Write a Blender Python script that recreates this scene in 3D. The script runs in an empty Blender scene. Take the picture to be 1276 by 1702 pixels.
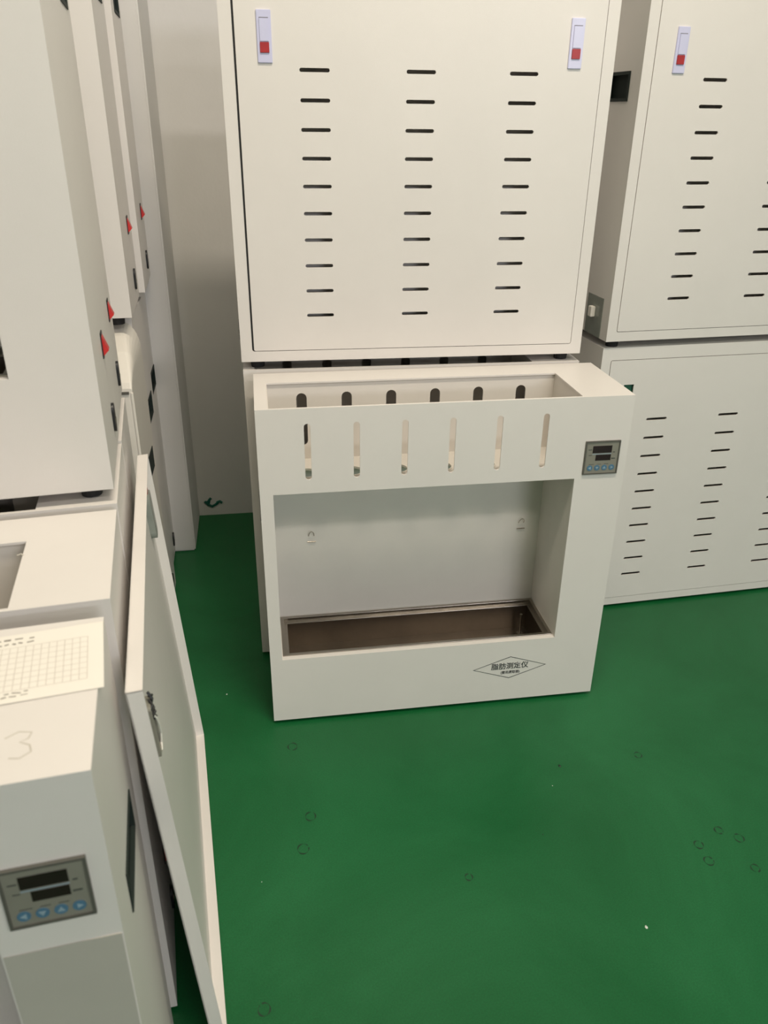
import bpy, bmesh, math, random
from mathutils import Vector, Matrix
random.seed(4)
scene = bpy.context.scene
C = scene.collection

# ------------------------------------------------------------------ camera
cam = bpy.data.cameras.new('camera')
cam_ob = bpy.data.objects.new('camera', cam); C.objects.link(cam_ob)
cam.sensor_fit = 'HORIZONTAL'; cam.sensor_width = 36.0; cam.lens = 1335.5 / 1276 * 36.0
cam.clip_start = 0.02
right = Vector((0.98823, -0.15263, 0.01012)); down = Vector((-0.05851, -0.43833, -0.89691))
fwd = Vector((0.14133, 0.88576, -0.44210))
M = Matrix(((right.x, -down.x, -fwd.x, 0.01462), (right.y, -down.y, -fwd.y, -1.30534),
            (right.z, -down.z, -fwd.z, 1.12242), (0, 0, 0, 1)))
cam_ob.matrix_world = M
cam.dof.use_dof = True; cam.dof.focus_distance = 1.75; cam.dof.aperture_fstop = 11.0
scene.camera = cam_ob

# ------------------------------------------------------------------ world, lights, exposure
world = bpy.data.worlds.new('world'); scene.world = world; world.use_nodes = True
world.node_tree.nodes['Background'].inputs[0].default_value = (0.9, 0.95, 1.0, 1)
world.node_tree.nodes['Background'].inputs[1].default_value = 0.5
scene.view_settings.view_transform = 'Standard'; scene.view_settings.look = 'None'
scene.view_settings.gamma = 1.0; scene.view_settings.use_curve_mapping = False
scene.view_settings.exposure = 0.0

def tube_light(x, y, z, lx, ly, power, col=(1.0, 0.92, 0.80), tilt=0):
    l = bpy.data.lights.new('ceiling_lamp', 'AREA'); l.shape = 'RECTANGLE'
    l.size = lx; l.size_y = ly; l.energy = power; l.color = col
    o = bpy.data.objects.new('ceiling_lamp', l); C.objects.link(o); o.location = (x, y, z)
    o.rotation_euler = (math.radians(tilt), 0, 0)
    return o
tube_light(1.3, -2.6, 2.95, 1.5, 0.18, 31, (1.0, 0.94, 0.88), tilt=25)
tube_light(0.42, -0.78, 2.75, 1.1, 0.20, 38, (1.0, 0.89, 0.72))
tube_light(2.4, -6.0, 2.95, 2.4, 0.25, 36, (1.0, 0.96, 0.92), tilt=50)
# high windows at the far end of the workshop, behind the photographer
wl = bpy.data.lights.new('window_daylight', 'AREA'); wl.shape = 'RECTANGLE'; wl.size = 2.2; wl.size_y = 0.7
wl.energy = 115; wl.color = (0.93, 0.94, 1.0)
wo = bpy.data.objects.new('window_daylight', wl); C.objects.link(wo)
wo.location = (2.9, -9.0, 2.35); wo.rotation_euler = (math.radians(90), 0, 0)

# ------------------------------------------------------------------ materials
def mat(name, col, rough=0.5, metal=0.0, var=0.0, vscale=8.0, bump=0.0, bscale=400.0, spec=0.5, col2=None, aniso=None):
    m = bpy.data.materials.new(name); m.use_nodes = True
    nt = m.node_tree; b = nt.nodes['Principled BSDF']
    b.inputs['Base Color'].default_value = (*col, 1); b.inputs['Roughness'].default_value = rough
    b.inputs['Metallic'].default_value = metal; b.inputs['Specular IOR Level'].default_value = spec
    tc = nt.nodes.new('ShaderNodeTexCoord')
    if var > 0:
        n = nt.nodes.new('ShaderNodeTexNoise'); n.inputs['Scale'].default_value = vscale
        n.inputs['Detail'].default_value = 5; n.inputs['Roughness'].default_value = 0.6
        r = nt.nodes.new('ShaderNodeValToRGB')
        c2 = col2 or tuple(c * (1 - var) for c in col)
        r.color_ramp.elements[0].position = 0.3; r.color_ramp.elements[0].color = (*c2, 1)
        r.color_ramp.elements[1].position = 0.7; r.color_ramp.elements[1].color = (*col, 1)
        nt.links.new(tc.outputs['Object'], n.inputs['Vector']); nt.links.new(n.outputs['Fac'], r.inputs['Fac'])
        nt.links.new(r.outputs['Color'], b.inputs['Base Color'])
    if bump > 0:
        n2 = nt.nodes.new('ShaderNodeTexNoise'); n2.inputs['Scale'].default_value = bscale; n2.inputs['Detail'].default_value = 2
        bp = nt.nodes.new('ShaderNodeBump'); bp.inputs['Strength'].default_value = bump; bp.inputs['Distance'].default_value = 0.001
        nt.links.new(tc.outputs['Object'], n2.inputs['Vector']); nt.links.new(n2.outputs['Fac'], bp.inputs['Height'])
        nt.links.new(bp.outputs['Normal'], b.inputs['Normal'])
    return m

def floor_material():
    m = mat('green_floor_paint', (0.020, 0.150, 0.045), rough=0.36)
    nt = m.node_tree; b = nt.nodes['Principled BSDF']; tc = nt.nodes['Texture Coordinate']
    n = nt.nodes.new('ShaderNodeTexNoise'); n.inputs['Scale'].default_value = 2.2; n.inputs['Detail'].default_value = 7
    n.inputs['Roughness'].default_value = 0.62; n.inputs['Distortion'].default_value = 0.6
    r = nt.nodes.new('ShaderNodeValToRGB')
    r.color_ramp.elements[0].position = 0.32; r.color_ramp.elements[0].color = (0.003, 0.098, 0.024, 1)
    r.color_ramp.elements[1].position = 0.72; r.color_ramp.elements[1].color = (0.014, 0.148, 0.047, 1)
    nt.links.new(tc.outputs['Object'], n.inputs['Vector']); nt.links.new(n.outputs['Fac'], r.inputs['Fac'])
    s = nt.nodes.new('ShaderNodeTexNoise'); s.inputs['Scale'].default_value = 420; s.inputs['Detail'].default_value = 3
    nt.links.new(tc.outputs['Object'], s.inputs['Vector'])
    mr = nt.nodes.new('ShaderNodeMapRange'); mr.inputs['From Min'].default_value = 0.3; mr.inputs['From Max'].default_value = 0.7
    mr.inputs['To Min'].default_value = 0.86; mr.inputs['To Max'].default_value = 1.12
    nt.links.new(s.outputs['Fac'], mr.inputs['Value'])
    mx = nt.nodes.new('ShaderNodeVectorMath'); mx.operation = 'SCALE'
    nt.links.new(r.outputs['Color'], mx.inputs[0]); nt.links.new(mr.outputs['Result'], mx.inputs['Scale'])
    nt.links.new(mx.outputs['Vector'], b.inputs['Base Color'])
    rr = nt.nodes.new('ShaderNodeMapRange'); rr.inputs['To Min'].default_value = 0.30; rr.inputs['To Max'].default_value = 0.48
    nt.links.new(n.outputs['Fac'], rr.inputs['Value']); nt.links.new(rr.outputs['Result'], b.inputs['Roughness'])
    b.inputs['Specular IOR Level'].default_value = 0.35
    bp = nt.nodes.new('ShaderNodeBump'); bp.inputs['Strength'].default_value = 0.10; bp.inputs['Distance'].default_value = 0.001
    nt.links.new(s.outputs['Fac'], bp.inputs['Height']); nt.links.new(bp.outputs['Normal'], b.inputs['Normal'])
    return m

CREAM = mat('cream_powder_coat', (0.775, 0.735, 0.70), 0.40, var=0.035, vscale=6, bump=0.12, bscale=900)
DULL_BEIGE = mat('dull_grey_beige', (0.50, 0.475, 0.42), 0.6, var=0.05, vscale=10, bump=0.1, bscale=700)
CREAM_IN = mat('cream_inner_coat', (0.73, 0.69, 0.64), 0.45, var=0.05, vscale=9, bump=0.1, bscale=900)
DARK = mat('dark_light_stop', (0.03, 0.03, 0.03), 0.8, var=0.2)
BLACK = mat('black_plastic', (0.012, 0.012, 0.014), 0.4, var=0.2)
RUBBER = mat('black_rubber', (0.015, 0.014, 0.016), 0.75, var=0.2, vscale=40)
GREENBLK = mat('dark_green_plastic', (0.008, 0.018, 0.014), 0.75, var=0.3, vscale=30)
GREEN_CLIP = mat('green_plastic', (0.02, 0.12, 0.07), 0.5, var=0.2, vscale=40)
LAV = mat('pale_lavender_plastic', (0.62, 0.62, 0.83), 0.3, var=0.04)
RED = mat('red_plastic', (0.42, 0.02, 0.022), 0.4, var=0.15, vscale=60)
REDSW = mat('red_rocker_plastic', (0.60, 0.03, 0.03), 0.3, var=0.1, vscale=60)
STEEL = mat('stainless_steel', (0.42, 0.38, 0.33), 0.28, metal=1.0, var=0.2, vscale=14)
STEEL_D = mat('stainless_tank', (0.27, 0.23, 0.19), 0.33, metal=1.0, var=0.35, vscale=5)
GREYPL = mat('grey_controller_plastic', (0.25, 0.24, 0.20), 0.45, var=0.08, vscale=30)
GREYDK = mat('dark_grey_bezel', (0.11, 0.105, 0.09), 0.5, var=0.1, vscale=30)
SCREEN = mat('dark_display', (0.022, 0.010, 0.012), 0.2, var=0.2, vscale=50)
BLUE = mat('blue_key_print', (0.09, 0.20, 0.31), 0.4, var=0.2, vscale=80)
PALEBLUE = mat('pale_blue_print', (0.30, 0.40, 0.47), 0.4, var=0.1, vscale=80)
INK = mat('dark_ink', (0.05, 0.055, 0.05), 0.6, var=0.1, vscale=60)
GRAPH = mat('pencil_graphite', (0.60, 0.56, 0.49), 0.6, var=0.2, vscale=60)
PRINT = mat('faint_table_print', (0.66, 0.60, 0.54), 0.7, var=0.15, vscale=50)
PRINTD = mat('grey_print', (0.30, 0.27, 0.24), 0.7, var=0.2, vscale=50)
PAPER = mat('white_paper', (0.86, 0.82, 0.75), 0.75, var=0.02, vscale=20)
WALL = mat('painted_wall', (0.74, 0.72, 0.70), 0.8, var=0.06, vscale=3, bump=0.25, bscale=120)
CEIL = mat('ceiling_paint', (0.75, 0.74, 0.70), 0.9, var=0.03, vscale=3)
TEAL = mat('green_wall_paint_smear', (0.0, 0.13, 0.09), 0.6, var=0.3, vscale=80)
STAIN = mat('dark_floor_stain', (0.006, 0.045, 0.016), 0.5, var=0.3, vscale=100)
SPECK = mat('white_speck', (0.75, 0.78, 0.72), 0.6, var=0.1, vscale=100)
GLOSSY = mat('glossy_grey_plastic', (0.26, 0.28, 0.25), 0.2, var=0.15, vscale=40)
PLASTICW = mat('glossy_white_plastic', (0.80, 0.76, 0.69), 0.3, var=0.04, vscale=5)
FLOORM = floor_material()

# ------------------------------------------------------------------ mesh helpers
class MB:
    """collects shapes and links them as one mesh"""
    def __init__(s): s.v = []; s.f = []
    def add(s, vs, fs):
        n = len(s.v); s.v += [tuple(v) for v in vs]; s.f += [tuple(i + n for i in f) for f in fs]; return s
    def box(s, a, b, bev=0.0):
        bm = bmesh.new(); bmesh.ops.create_cube(bm, size=1.0)
        a = Vector(a); b = Vector(b); c = (a + b) / 2; d = b - a
        for v in bm.verts: v.co = Vector((v.co.x * d.x + c.x, v.co.y * d.y + c.y, v.co.z * d.z + c.z))
        if bev > 0: bmesh.ops.bevel(bm, geom=bm.edges[:], offset=bev, segments=2, affect='EDGES')
        return s.bm(bm)
    def bm(s, bm, mtx=None):
        bm.verts.ensure_lookup_table(); bm.verts.index_update()
        s.add([(mtx @ v.co) if mtx else v.co for v in bm.verts], [[v.index for v in f.verts] for f in bm.faces])
        bm.free(); return s
    def plate(s, loops, plane, w0, t):
        """loops of (u,v) points, the first the outline and the rest holes, given thickness t from w0.
        plane 'xz': (u,w,v); 'yz': (w,u,v); 'xy': (u,v,w)"""
        bm = bmesh.new(); es = []
        for lp in loops:
            vs = [bm.verts.new((p[0], p[1], 0)) for p in lp]
            for i in range(len(vs)): es.append(bm.edges.new((vs[i], vs[(i + 1) % len(vs)])))
        bmesh.ops.triangle_fill(bm, use_beauty=True, use_dissolve=False, edges=es, normal=(0, 0, 1))
        r = bmesh.ops.extrude_face_region(bm, geom=bm.faces[:])
        for g in r['geom']:
            if isinstance(g, bmesh.types.BMVert): g.co.z += t
        bmesh.ops.recalc_face_normals(bm, faces=bm.faces[:])
        m = {'xz': lambda c: (c.x, w0 + c.z, c.y), 'yz': lambda c: (w0 + c.z, c.x, c.y), 'xy': lambda c: (c.x, c.y, w0 + c.z)}[plane]
        bm.verts.index_update()
        s.add([m(v.co) for v in bm.verts], [[v.index for v in f.verts] for f in bm.faces])
        bm.free(); return s
    def cyl(s, p, r, h, axis='z', n=20, r2=None):
        bm = bmesh.new(); bmesh.ops.create_cone(bm, cap_ends=True, segments=n, radius1=r, radius2=r if r2 is None else r2, depth=h)
        R = {'z': Matrix(), 'x': Matrix.Rotation(math.pi / 2, 4, 'Y'), 'y': Matrix.Rotation(-math.pi / 2, 4, 'X')}[axis]
        return s.bm(bm, Matrix.Translation(p) @ R)
    def tube(s, pts, r, n=8):
        pts = [Vector(p) for p in pts]; rings = []
        for i, p in enumerate(pts):
            d = (pts[min(i + 1, len(pts) - 1)] - pts[max(i - 1, 0)]).normalized()
            a = d.orthogonal().normalized() if i == 0 else (rings[-1][1] - d * rings[-1][1].dot(d)).normalized()
            b = d.cross(a); rings.append((p, a, b))
        vs = []; fs = []
        for p, a, b in rings:
            for k in range(n):
                t = 2 * math.pi * k / n; vs.append(p + a * r * math.cos(t) + b * r * math.sin(t))
        for i in range(len(pts) - 1):
            for k in range(n): fs.append((i * n + k, i * n + (k + 1) % n, (i + 1) * n + (k + 1) % n, (i + 1) * n + k))
        fs.append(tuple(range(n))[::-1]); fs.append(tuple((len(pts) - 1) * n + k for k in range(n)))
        return s.add(vs, fs)
    def obj(s, name, m, parent=None, bevel=0.0, smooth=False):
        me = bpy.data.meshes.new(name); me.from_pydata(s.v, [], s.f)
        bm = bmesh.new(); bm.from_mesh(me); bmesh.ops.recalc_face_normals(bm, faces=bm.faces[:]); bm.to_mesh(me); bm.free()
        me.materials.append(m)
        if smooth:
            for p in me.polygons: p.use_smooth = True
        o = bpy.data.objects.new(name, me); C.objects.link(o)
        if parent: o.parent = parent
        if bevel > 0:
            md = o.modifiers.new('bevel', 'BEVEL'); md.width = bevel; md.segments = 2; md.limit_method = 'ANGLE'; md.angle_limit = math.radians(50)
        return o

def rect(x0, y0, x1, y1): return [(x0, y0), (x1, y0), (x1, y1), (x0, y1)]
def rrect(x0, y0, x1, y1, r, n=5):
    out = []
    for cx, cy, a in ((x1 - r, y0 + r, -90), (x1 - r, y1 - r, 0), (x0 + r, y1 - r, 90), (x0 + r, y0 + r, 180)):
        for k in range(n + 1):
            t = math.radians(a + 90 * k / n); out.append((cx + r * math.cos(t), cy + r * math.sin(t)))
    return out
def stadium(x0, y0, x1, y1):
    r = min(x1 - x0, y1 - y0) / 2 * 0.999
    return rrect(x0, y0, x1, y1, r, 5)
def circle(x, y, r, n=20): return [(x + r * math.cos(2 * math.pi * k / n), y + r * math.sin(2 * math.pi * k / n)) for k in range(n)]

def thing(name, label, cat, loc=(0, 0, 0), rotz=0.0, group=None):
    o = bpy.data.objects.new(name, None); C.objects.link(o); o.empty_display_size = 0.05
    o.location = loc; o.rotation_euler = (0, 0, rotz); o['label'] = label; o['category'] = cat
    if group: o['group'] = group
    return o
def tag(o, label, cat, group=None):
    o['label'] = label; o['category'] = cat
    if group: o['group'] = group
    return o
def struct(o): o['kind'] = 'structure'; return o

def text_mesh(body, size, name, m, parent, mtx, sx=1.0, extrude=0.0003):
    cu = bpy.data.curves.new(name, 'FONT'); cu.body = body; cu.size = size
    cu.align_x = 'CENTER'; cu.align_y = 'CENTER'; cu.extrude = extrude; cu.offset = size * 0.012
    t = bpy.data.objects.new(name + '_tmp', cu); C.objects.link(t)
    dg = bpy.context.evaluated_depsgraph_get()
    me = bpy.data.meshes.new_from_object(t.evaluated_get(dg)); me.materials.clear(); me.materials.append(m)
    bpy.data.objects.remove(t); bpy.data.curves.remove(cu)
    me.transform(mtx @ Matrix.Diagonal((sx, 1, 1, 1)))
    o = bpy.data.objects.new(name, me); C.objects.link(o); o.parent = parent
    return o

# ------------------------------------------------------------------ setting
struct(MB().box((-2.0, -9.2, -0.05), (4.6, 1.15, 0.0)).obj('floor', FLOORM))
fl = bpy.data.objects['floor']
wb = struct(MB().box((-2.0, 0.995, 0.0), (4.6, 1.15, 3.0)).obj('wall_back', WALL))
struct(MB().box((-2.15, -9.2, 0.0), (-2.0, 1.15, 3.0)).obj('wall_left', WALL))
struct(MB().box((4.6, -9.2, 0.0), (4.75, 1.15, 3.0)).obj('wall_right', WALL))
struct(MB().box((-2.0, -9.35, 0.0), (4.6, -9.2, 3.0)).obj('wall_front', WALL))
struct(MB().box((-2.0, -9.2, 3.0), (4.6, 1.15, 3.1)).obj('ceiling', CEIL))
struct(MB().box((-0.262, 0.7675, 0.0), (-0.199, 0.995, 3.0), 0.004).obj('wall_pier', WALL))

def ring_stain(x, y, r):
    b = MB(); n = 20; g0 = random.uniform(0, 6)
    vs = []; fs = []
    for k in range(n + 1):
        t = g0 + 2 * math.pi * 0.93 * k / n; w = 0.0008 + 0.0006 * math.sin(3 * t + g0)
        for rr, z in ((r - w, 0.0003), (r + w, 0.0003)): vs.append((x + rr * math.cos(t), y + rr * math.sin(t) * 1.1, z))
    for k in range(n): fs.append((2 * k, 2 * k + 1, 2 * k + 3, 2 * k + 2))
    b.add(vs, fs); o = b.obj('ring_stain', STAIN, fl); return o
FLOOR_RINGS = [(0.056, -0.2535, 0.009), (0.0388, -0.3226, 0.0095), (-0.0327, -0.5896, 0.0085), (0.7136, -0.4118, 0.0075), (0.7138, -0.4459, 0.008), (0.7905, -0.4086, 0.008), (0.764, -0.3875, 0.007), (0.7834, -0.4707, 0.007), (0.0334, -0.0716, 0.009), (0.3044, -0.4187, 0.006), (0.7035, -0.1913, 0.007)]
for x, y, r in FLOOR_RINGS: ring_stain(x, y, r)
for x, y, r, m in [(-0.0982, 0.1092, 0.0022, SPECK), (-0.0323, -0.3789, 0.001, SPECK), (0.5542, -0.5471, 0.003, SPECK), (0.5405, -0.1975, 0.004, STAIN), (0.5093, -0.2448, 0.001, SPECK), (0.4540, -0.3518, 0.0015, STAIN)]:
    b = MB(); b.add([(x + r * (0.7 + 0.3 * math.sin(5 * k)) * math.cos(k * 1.047), y + r * 1.1 * math.sin(k * 1.047), 0.0003) for k in range(6)] + [(x, y, r * 0.6)],
                    [(k, (k + 1) % 6, 6) for k in range(6)])
    b.obj('paint_speck', m, fl)
# green brush marks on the back wall near the floor
b = MB()
for pts in ([(0.0, 0.012), (0.010, 0.0), (0.022, -0.006), (0.034, 0.0), (0.040, 0.006)], [(0.010, 0.0), (0.014, 0.016), (0.020, 0.022)], [(0.036, 0.006), (0.046, 0.010), (0.052, 0.004)], [(0.003, 0.004), (0.012, 0.012)]):
    b.tube([(-0.180 + p[0], 0.9945, 0.036 + p[1]) for p in pts], 0.0042, 6)
b.obj('paint_smear', TEAL, wb)

# ------------------------------------------------------------------ the instrument
W, D, H = 0.68, 0.2138, 0.668
SX = [0.0875 + 0.0858 * i for i in range(6)]

def controller(parent):
    """temperature controller, front face towards -y, centre at x .63 z .55"""
    x0, x1, z0, z1 = 0.5965, 0.6635, 0.517, 0.583
    t = MB().plate([rect(x0, z0, x1, z1), rect(x0 + .0025, z0 + .0025, x1 - .0025, z1 - .0025)], 'xz', -0.0035, 0.0055).obj('controller', GREYDK, parent)
    MB().box((x0 + .002, -0.0022, z0 + .002), (x1 - .002, 0.002, z1 - .002)).obj('controller_face', GREYPL, t)
    MB().box((x0 + .0145, -0.0026, z1 - .0235), (x1 - .0155, -0.0020, z1 - .0095)).obj('display', SCREEN, t)
    MB().box((x0 + .0215, -0.0026, z1 - .0385), (x1 - .0160, -0.0020, z1 - .0272)).obj('display', SCREEN, t)
    MB().box((x0 + .0145, -0.0025, z1 - .0262), (x1 - .0155, -0.0021, z1 - .0250)).obj('display_divider', PALEBLUE, t)
    p = MB()
    for a, bb, c, d in ((.006, .013, .016, .0172), (.008, .014, .0272, .0282), (.0525, .0600, .0345, .0362), (.054, .058, .022, .0235), (.010, .020, .0455, .0462), (.026, .034, .0455, .0462), (.040, .048, .0455, .0462)):
        p.box((x0 + a, -0.0024, z1 - d), (x0 + bb, -0.0021, z1 - c))
    p.obj('printed_marks', INK, t)
    for i in range(4):
        cx = x0 + .0125 + i * .0142; cz = z0 + .0130
        k = MB().plate([circle(cx, cz, 0.0054, 16)], 'xz', -0.0030, 0.0009).obj('button', BLUE, t)
    q = MB()
    for i in range(4):
        cx = x0 + .0125 + i * .0142; cz = z0 + .0130; y = -0.0033
        tri = {0: [(-.003, 0), (.002, -.003), (.002, .003)], 1: [(0, -.003), (.003, .002), (-.003, .002)],
               2: [(0, .003), (-.003, -.002), (.003, -.002)], 3: [(-.0015, -.0025), (.003, 0), (-.0015, .0025)]}[i]
        q.plate([[(cx + a, cz + c) for a, c in tri]], 'xz', y, 0.0004)
    q.obj('button_symbols', PALEBLUE, t)

def latch(parent, x0, z0, y, sgn):
    """slide latch plate .024 x .076, outward = sgn*y"""
    def bx(a, b2, c, d, e, f): # x0,x1,z0,z1 outwards e..f
        return ((x0 + a, min(y + sgn * e, y + sgn * f), z0 + c), (x0 + b2, max(y + sgn * e, y + sgn * f), z0 + d))
    l = MB().box(*bx(0, .024, 0, .076, -.002, .003), .0008).obj('latch', LAV, parent)
    MB().box(*bx(.0045, .0195, .031, .064, .003, .0048), .0006).obj('latch_lever', LAV, l)
    MB().box(*bx(.0045, .0195, .0148, .030, .003, .0052), .0004).obj('latch_button', RED, l)
    MB().box(*bx(.0045, .0195, .0642, .0652, .003, .0035)).obj('latch_groove', GREYDK, l)

def side_hardware(parent, socket_cap=False, switch=True):
    x = W
    if switch:
      s = MB().box((x - .001, .126, .134), (x + .0015, .149, .168), .0005).obj('power_switch', BLACK, parent)
      MB().add([(x + .001, .129, .137), (x + .001, .146, .137), (x + .001, .146, .165), (x + .001, .129, .165),
              (x + .0085, .129, .1445), (x + .0085, .146, .1445)],
             [(0, 1, 5, 4), (4, 5, 2, 3), (0, 4, 3), (1, 2, 5), (0, 3, 2, 1)]).obj('rocker', REDSW, s)
    if socket_cap:
        k = MB().box((x - .001, .108, .0), (x + .0012, .182, .085), .0004).obj('power_socket', GLOSSY, parent)
        MB().box((x + .001, .134, .040), (x + .011, .150, .062), .001).obj('plug_cap', PAPER, k)
    else:
        k = MB().plate([stadium(.132, .0265, .152, .0675)], 'yz', x - .001, .0045).obj('power_socket', BLACK, parent)
        MB().box((x + .0033, .138, .040), (x + .0045, .146, .046)).obj('socket_pin', STEEL, k)

def side_panel(parent, right_side, hz, Hh, name='side_panel'):
    x0 = W - .003 if right_side else 0.0
    MB().plate([rect(.003, .0, D - .003, Hh - .003), rect(.065, hz, .17, hz + .048)], 'yz', x0, .003).obj(name, CREAM, parent)
    g = MB(); s = 1 if right_side else -1; xo = W if right_side else 0.0
    fr = [rect(.063, hz - .002, .172, hz + .050), rect(.069, hz + .004, .166, hz + .044)]
    g.plate(fr, 'yz', xo - (.003 if right_side else .0015), .0045)
    xin = xo - s * .018
    a, c = min(xin, xin + s * .002), max(xin, xin + s * .002)
    g.box((a, .0655, hz + .0005), (c, .1695, hz + .0475))
    g.plate([rect(.0655, hz + .0005, .1695, hz + .0475), rect(.0675, hz + .0025, .1675, hz + .0455)], 'yz', min(xin, xo - s * .002), .016)
    g.obj('handle_recess', GREENBLK, parent)

def rear_door(parent, latches=True, slots=True, clip=False, gap=(0, 0)):
    x0, x1, z0, z1 = .0215, .6585, .020, .640
    frame = MB().plate([rect(0, 0, W, H - .003), rrect(x0, z0, x1, z1, .004, 3)], 'xz', D - .003, .003).obj('rear_frame', CREAM, parent)
    dx0, dx1 = x0 + .0012 + gap[0], x1 - .0012 - gap[1]
    dl = rrect(dx0, z0 + .0013, dx1, z1 - .0013, .003, 3)
    holes = []
    if slots:
        for c0 in (.136, .3176, .500):
            for r in range(10):
                z = .0845 + .0456 * r; holes.append(stadium(c0, z, c0 + .051, z + .0062))
    if not latches:
        holes += [rect(.061, .507, .085, .583), rect(.595, .507, .619, .583)]
    d = MB().plate([dl] + holes, 'xz', D - .0024, .0030).obj('rear_door', CREAM, parent)
    if latches:
        latch(d, .061, .507, D + .0006, 1); latch(d, .595, .507, D + .0006, 1)
    else:
        for a in (.060, .594):
            MB().box((a, D - .010, .505), (a + .026, D - .006, .585)).obj('latch_backing', GREEN_CLIP, d)
    # stops stray light in the strip around the door
    fl2 = MB().plate([rect(.004, .005, W - .004, H - .004), rect(x0 + .006, z0 + .006, x1 - .006, z1 - .006)], 'xz', D - .0065, .003).obj('door_light_stop', DARK, parent)

def fat_tester(label, loc, yaw, facing='front', detail=2, hz=.43, foot=.0165, Hh=H, back='plain', latches=True, gap=(0, 0), cap=False, logo=False, switch=True, ctrl=True, group=None):
    """loc is the lower corner that is at the left of the face turned to the camera"""
    c, s = math.cos(yaw), math.sin(yaw)
    if facing == 'front': lp = Vector(loc); rz = yaw
    else:
        lp = Vector((loc[0] + c * W - s * D, loc[1] + s * W + c * D, loc[2])); rz = yaw + math.pi
    root = thing('fat_tester', label, 'lab instrument', (lp.x, lp.y, lp.z - foot), rz, group)
    # everything below is modelled with the casing bottom at z=0, so lift by the foot height
    class Lift:
        pass
    before = set(bpy.data.objects)
    T = .003
    # front sheet
    op = rect(.0235, .150, .583, .509)
    fh = [rect(0, 0, W, Hh), op] + [stadium(x - .0056, .535, x + .0056, .640) for x in SX]
    f = MB().plate(fh, 'xz', 0, T)
    f.obj('front_panel', CREAM, root)
    if detail >= 1 and ctrl: controller(root)
    side_panel(root, True, hz, Hh); side_panel(root, False, hz, Hh)
    # top sheet with the long mouth
    tp = MB().plate([rect(.0, T, W, D), rect(.0215, .0055, .582, .151)], 'xy', Hh - T, T)
    tp.obj('top_panel', CREAM, root)
    MB().box((T, T, .0), (W - T, D - T, .004)).obj('base_plate', CREAM, root)
    # inner sheet behind the tubes, slotted at the top
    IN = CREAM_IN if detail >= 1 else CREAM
    ih = [rect(.0205, .004, .650, Hh - T)] + [stadium(x - .0098, .540, x + .0098, .645) for x in SX]
    MB().plate(ih, 'xz', .155, .003).obj('inner_wall', IN, root)
    # chamber floor with round tube holes
    cf = [rect(.0205, T, .586, .155)] + [circle(x, .083, .021, 20) for x in SX]
    MB().plate(cf, 'xy', .509, .003).obj('chamber_floor', IN, root)
    for xx in (.0205, .583): MB().box((xx, T, .150), (xx + .003, .155, Hh - T)).obj('liner', IN, root)
    # deck and stainless tank
    MB().plate([rect(T, T, W - T, .155), rect(.030, .0155, .577, .146)], 'xy', .147, .003).obj('deck', CREAM, root)
    tk = MB()
    tk.plate([rect(.0255, .0115, .5815, .1505), rect(.0325, .0185, .5745, .1435)], 'xy', .150, .0022)
    tk.plate([rect(.0305, .0165, .5765, .1455), rect(.0385, .0245, .5685, .1375)], 'xy', .141, .0015)
    tk.plate([rect(.0310, .0170, .5760, .1450), rect(.0325, .0185, .5745, .1435)], 'xy', .1415, .0095)
    tank = tk.obj('tank_rim', STEEL, root, bevel=.0005)
    MB().plate([rect(.0375, .0235, .5695, .1385), rect(.0390, .0250, .5680, .1370)], 'xy', .085, .057).box((.038, .024, .083), (.569, .138, .0855)).obj('water_tank', STEEL_D, root)
    if detail >= 2:
        MB().cyl((.548, .112, .111), .0030, .052, n=12).cyl((.548, .112, .087), .007, .003, n=14).obj('level_tube', STEEL, tank)
        for cx in (.0975, .5425):
            h = MB()
            h.tube([(cx - .0055, .1530, .342), (cx - .0050, .1495, .348), (cx - .003, .1480, .3525), (cx, .1475, .354), (cx + .003, .1480, .3525), (cx + .0050, .1495, .348), (cx + .0055, .1530, .342)], .0007, 6)
            h.tube([(cx - .0085, .1525, .3285), (cx + .0085, .1525, .3285)], .0011, 6)
            h.obj('hook', STEEL, root)
        for x in SX:
            rims = MB()
            ring = [(x + .0218 * math.cos(k * math.pi / 10), .083 + .0218 * math.sin(k * math.pi / 10), .5128) for k in range(21)]
            rims.tube(ring, .0012, 6)
            rims.obj('tube_hole_rim', PLASTICW, root)
    if logo:
        cx, cz = .4925, .0835; a, c2 = .079, .0277; w = .0016
        outer = [(cx - a, cz), (cx, cz - c2), (cx + a, cz), (cx, cz + c2)]
        k = .965; inner = [(cx + (p[0] - cx) * k, cz + (p[1] - cz) * (k - .02)) for p in outer]
        MB().plate([outer, inner], 'xz', -.0003, .0006).obj('diamond_outline', INK, root)
        rot = Matrix.Rotation(math.pi / 2, 4, 'X')
        text_mesh('\u8102\u80aa\u6d4b\u5b9a\u4eea', .0168, 'nameplate_lettering', INK, root, Matrix.Translation((cx, -.0002, cz + .003)) @ rot, sx=.96)
        text_mesh('(\u7d22\u6c0f\u63d0\u53d6\u5668)', .0078, 'subtitle_lettering', INK, root, Matrix.Translation((cx + .002, -.0002, cz - .0125)) @ rot, sx=.95)
    if back == 'door': rear_door(root, latches, gap=gap)
    else: MB().box((0, D - T, 0), (W, D, Hh - T)).obj('rear_panel', CREAM, root)
    side_hardware(root, cap, switch)
    for x in (.03, W - .03):
        for y in (.03, D - .03):
            MB().cyl((x, y, -foot / 2), .013, foot, n=16, r2=.0145).obj('foot', RUBBER, root)
    for o in bpy.data.objects:
        if o not in before and o.parent == root: o.location.z += foot
    return root

def place_right(xr, y, z, yaw):
    """corner at the left from the lower right front corner"""
    return (xr - math.cos(yaw) * W, y - math.sin(yaw) * W, z)

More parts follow.
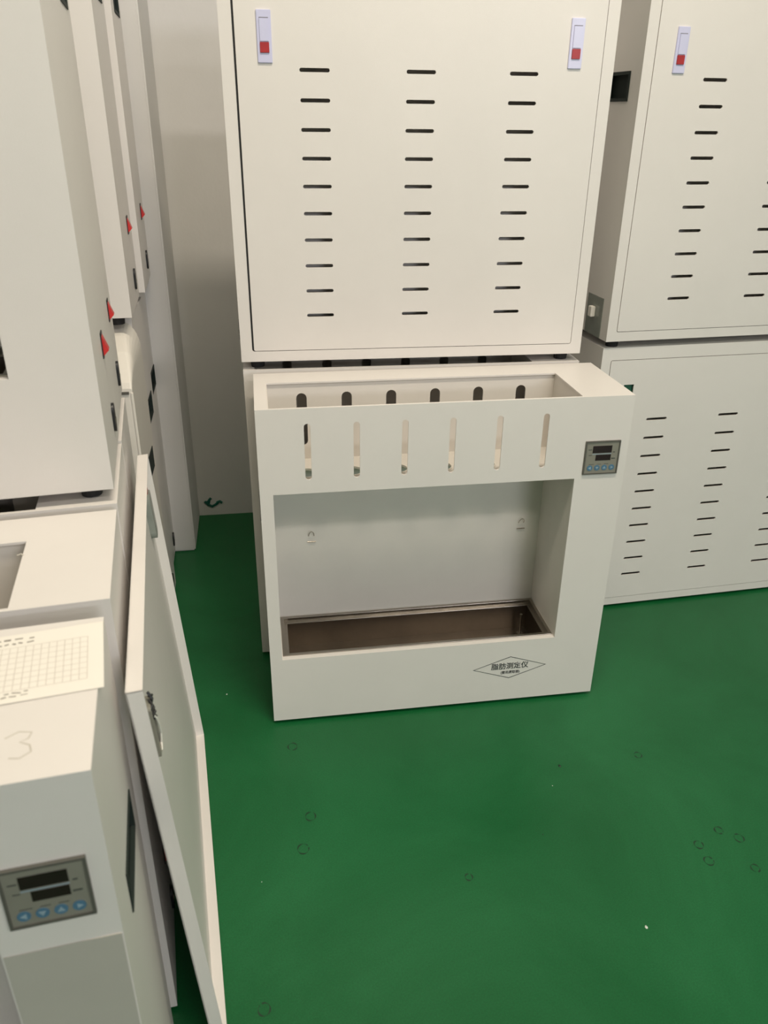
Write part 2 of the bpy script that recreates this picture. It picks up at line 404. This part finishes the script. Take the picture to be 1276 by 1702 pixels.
Z0 = 0.008
fat_tester('open cream fat tester with diamond nameplate standing alone in front of the middle stack', (0, 0, Z0), 0, foot=Z0, logo=True)
fat_tester('cream tester hidden behind the one with the diamond nameplate, base of middle stack', (-.0192, .2405, Z0), -.0195, foot=Z0, detail=1)
fat_tester('cream instrument on top of the middle stack, back turned, two latches with red buttons', (-.0206, .2402, .6925), -.0195, facing='back', back='door', gap=(0, .0025), detail=0, hz=.47, switch=False)
fat_tester('cream instrument on the floor at right, rear vent slots shown, latches missing', (.7506, .3180, Z0), .050, facing='back', back='door', latches=False, foot=Z0, detail=0, hz=.47)
fat_tester('cream instrument atop the right-hand stack, one red latch button in view, cut by photo edge', (.7492, .3074, .6925), .0625, facing='back', back='door', detail=0, hz=.462, cap=True, switch=False)

BY = .1058
fat_tester('nearest cream tester at lower left with grey controller and paper sheet on top', place_right(-.1301, -.8181, Z0, BY), BY, foot=Z0, switch=False)
fat_tester('second cream tester from the front in left row, open top mouth beyond the paper', place_right(-.1517, -.5717, Z0, BY), BY, foot=Z0)
fat_tester('cream tester carrying the big plain-fronted upper unit at far left', place_right(-.1762, -.341, Z0, BY), BY, foot=Z0, detail=1)
fat_tester('cream tester in left row behind the top of the leaning panel, mostly hidden', place_right(-.2005, -.116, Z0, BY), BY, foot=Z0, detail=1)
fat_tester('large cream upper unit with plain bright front at the far left edge', place_right(-.1786, -.3351, .6937, BY), BY, hz=.558, ctrl=False)
fat_tester('upper cream unit directly behind the far left one, red rocker on its side', place_right(-.2024, -.1185, .6937, BY), BY, hz=.558, detail=1)
UBZ = .775
fat_tester('upper cream unit standing over the round-topped white housing in the left row', place_right(-.220, .275, UBZ, .05), .05, hz=.525, detail=0)
fat_tester('rearmost upper cream unit in the left row, nearest the wall pier', place_right(-.222, .52, UBZ, .05), .05, hz=.525, detail=0)
fat_tester('tall cream lower unit right behind the round-topped white housing', place_right(-.236, .372, Z0, .02), .02, foot=Z0, Hh=.745, hz=.49, detail=0, switch=False)
fat_tester('rearmost lower cream unit in the left row beside the wall pier', place_right(-.252, .600, Z0, .02), .02, foot=Z0, Hh=.745, hz=.49, detail=0, switch=False)

def top_marks(root, strokes, name, m, r=.0005):
    b = MB()
    for st in strokes: b.tube([(p[0], p[1], H + .0001) for p in st], r, 5)
    b.v = [(v[0], v[1], H + Z0 + (v[2] - H) * .25) for v in b.v]
    b.obj(name, m, root)
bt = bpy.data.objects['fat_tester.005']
cv = MB().box((W - .0955, -.0010, .020 + Z0), (W - .0012, -.0001, .484 + Z0)).obj('duller_post_patch', DULL_BEIGE, bt)  # thin rectangle, duller than the casing, on the post below the controller
cv['label'] = 'duller grey-beige rectangle on the post'; at = bpy.data.objects['fat_tester.006']
top_marks(bt, [[(.612, .052), (.622, .058), (.632, .055), (.630, .048), (.624, .045), (.632, .040), (.634, .032), (.626, .026), (.618, .028)]], 'pencil_mark', GRAPH, .0008)
top_marks(at, [[(.576, .118), (.580, .121), (.583, .116)]], 'smudge', GRAPH, .0012)

# ------------------------------------------------------------------ round-topped white housing in the left row
rt = thing('instrument_housing', 'glossy white housing with rounded sloping top below an upper unit in left row', 'lab instrument', (-.219, .16, 0), 0)
hw, hd = .62, .180
bm = bmesh.new()
prof = []   # sections along y: front low, back high
secs = [(0.0, .672), (.006, .682), (.03, .700), (.07, .722), (.12, .741), (.16, .750), (.174, .7525), (hd, .7525)]
N = 8
rows = []
for yy, zt in secs:
    rad = .005 + .050 * min(1, yy / .13) ** 1.3; rx = .004 + .026 * min(1, yy / .13) ** 1.3
    ring = [(-hw, yy, .012), (0.0, yy, .012)]
    for k in range(N + 1):
        a = math.pi / 2 * k / N
        ring.append((-rx + rx * math.cos(a), yy, zt - rad + rad * math.sin(a)))
    ring.append((-hw, yy, zt))
    rows.append([bm.verts.new(p) for p in ring])
for i in range(len(rows) - 1):
    for k in range(len(rows[0])):
        j = (k + 1) % len(rows[0]); bm.faces.new((rows[i][k], rows[i][j], rows[i + 1][j], rows[i + 1][k]))
bm.faces.new(rows[0][::-1]); bm.faces.new(rows[-1])
hb = MB().bm(bm).obj('housing', PLASTICW, rt, bevel=.003)
MB().box((-.022, -.003, .662), (-.006, .003, .6665)).obj('housing_catch', GREYDK, rt)
MB().box((-.0035, -.0022, .02), (.0012, .004, .665), .001).obj('corner_trim', PLASTICW, rt)
MB().box((-.0005, .06, .455), (.0012, .155, .50)).obj('handle_recess', GREENBLK, rt)
for x in (-.03, -hw + .03):
    for y in (.03, hd - .03): MB().cyl((x, y, .006), .014, .012, n=16).obj('foot', RUBBER, rt)

# ------------------------------------------------------------------ leaning access panel (tray-shaped door)
px_, py_, pyaw, lean, L, HP, T2 = -.1578, -.0137, .0964, .0632, .632, .613, .0168
ap = thing('access_panel', 'cream sheet-metal access panel leaning upright against the left row of instruments', 'metal panel', (px_, py_, .0))
d_ = Vector((math.sin(pyaw), -math.cos(pyaw), 0)); r_ = Vector((math.cos(pyaw), math.sin(pyaw), 0))
u_ = -math.sin(lean) * r_ + Vector((0, 0, math.cos(lean))); n_ = math.cos(lean) * r_ + Vector((0, 0, math.sin(lean)))
PM = Matrix(((d_.x, u_.x, n_.x, 0), (d_.y, u_.y, n_.y, 0), (d_.z, u_.z, n_.z, .0), (0, 0, 0, 1)))
def pobj(b, name, m, bevel=0, parent=ap):
    b.v = [tuple(PM @ Vector(v)) for v in b.v]; return b.obj(name, m, parent, bevel)
sheet = pobj(MB().plate([rect(0, 0, L, HP), rrect(.040, .488, .068, .566, .006), rrect(.555, .488, .583, .566, .003)], 'xy', 0, .0015), 'sheet', CREAM)
fb = MB()
fb.box((0, 0, .0), (L, .0015, T2)).box((0, HP - .0015, 0), (L, HP, T2)).box((0, 0, 0), (.0015, HP, T2)).box((L - .0015, 0, 0), (L, HP, T2))
pobj(fb, 'flange', CREAM)
# far latch: rounded grey shell with its catch; near latch: torn shell, loose curled cover
q = MB().plate([rrect(.034, .488, .074, .568, .013)], 'xy', .0, .0115); pobj(q, 'latch_shell', GLOSSY, .002)
q = MB().box((.040, .566, .001), (.064, .574, .009), .002).box((.046, .572, .001), (.052, .582, .007), .001); pobj(q, 'latch_catch', RED, 0)
q = MB().plate([rrect(.578, .498, .604, .566, .004), rrect(.582, .502, .599, .562, .003)], 'xy', .0, .0160); pobj(q, 'latch_shell', GREYPL, .0006)
q = MB()
q.tube([(.592, .552, .014), (.588, .540, .0175), (.584, .526, .0185), (.582, .514, .018), (.584, .503, .0165), (.590, .497, .0158)], .0013, 6)
pobj(q, 'curled_cover', PLASTICW)
q = MB()
for a, bb in (((.584, .560), (.600, .556)), ((.580, .566), (.590, .572)), ((.588, .576), (.592, .560)), ((.582, .551), (.594, .548)), ((.584, .543), (.590, .541)), ((.592, .568), (.601, .562))):
    q.tube([(a[0], a[1], .0145), ((a[0] + bb[0]) / 2, (a[1] + bb[1]) / 2, .0178), (bb[0], bb[1], .0150)], .0016, 6)
pobj(q, 'broken_catch', BLACK)

# ------------------------------------------------------------------ paper sheet on the nearest tester
PZ = Z0 + H
pr = thing('paper_sheet', 'printed table sheet lying across the top of the nearest tester', 'paper', (-.1515, -.6155, PZ), .155)
# local frame: x to the left is negative, y towards the camera is negative
def psurf(x, y): return .0006 + .0012 * (1 + math.sin(9 * x + 20 * y)) * .5
bm = bmesh.new(); nx, ny = 14, 7; PW, PD = .21, .1045
g = [[bm.verts.new((-PW + PW * i / nx, -PD + PD * j / ny, psurf(-PW + PW * i / nx, -PD + PD * j / ny))) for j in range(ny + 1)] for i in range(nx + 1)]
for i in range(nx):
    for j in range(ny): bm.faces.new((g[i][j], g[i + 1][j], g[i + 1][j + 1], g[i][j + 1]))
r = bmesh.ops.extrude_face_region(bm, geom=bm.faces[:])
for e in r['geom']:
    if isinstance(e, bmesh.types.BMVert): e.co.z += .0003
pso = MB().bm(bm).obj('sheet', PAPER, pr, smooth=False)
pt = MB()
def strip(x0, y0, x1, y1, w, n=8):
    vs = []; fs = []
    dx, dy = x1 - x0, y1 - y0; l = math.hypot(dx, dy); ox, oy = -dy / l * w / 2, dx / l * w / 2
    for k in range(n + 1):
        x = x0 + dx * k / n; y = y0 + dy * k / n
        for s in (1, -1): vs.append((x + s * ox, y + s * oy, psurf(x, y) + .00045))
    for k in range(n): fs.append((2 * k, 2 * k + 1, 2 * k + 3, 2 * k + 2))
    return vs, fs
yt, yb2 = -.022, -.088
for k in range(26): pt.add(*strip(-.014 - k * .0068, yt, -.014 - k * .0068, yb2, .0006))
for k in range(9): pt.add(*strip(-.014, yt - k * (yt - yb2) / 8, -.19, yt - k * (yt - yb2) / 8, .0005, 12))
pt.obj('printed_table', PRINT, pr)
hd2 = MB()
for row, yy, w in ((0, -.0085, .0030), (1, -.0155, .0030), (2, -.0920, .0016), (3, -.0965, .0018)):
    x = -.062
    while x > -.19:
        l = random.uniform(.003, .008); hd2.add(*strip(x, yy + random.uniform(-.001, .001), x - l, yy + random.uniform(-.001, .001), w * random.uniform(.5, 1), 2)); x -= l + random.uniform(.002, .006)
hd2.obj('printed_heading', PRINTD, pr)['kind'] = 'stuff'
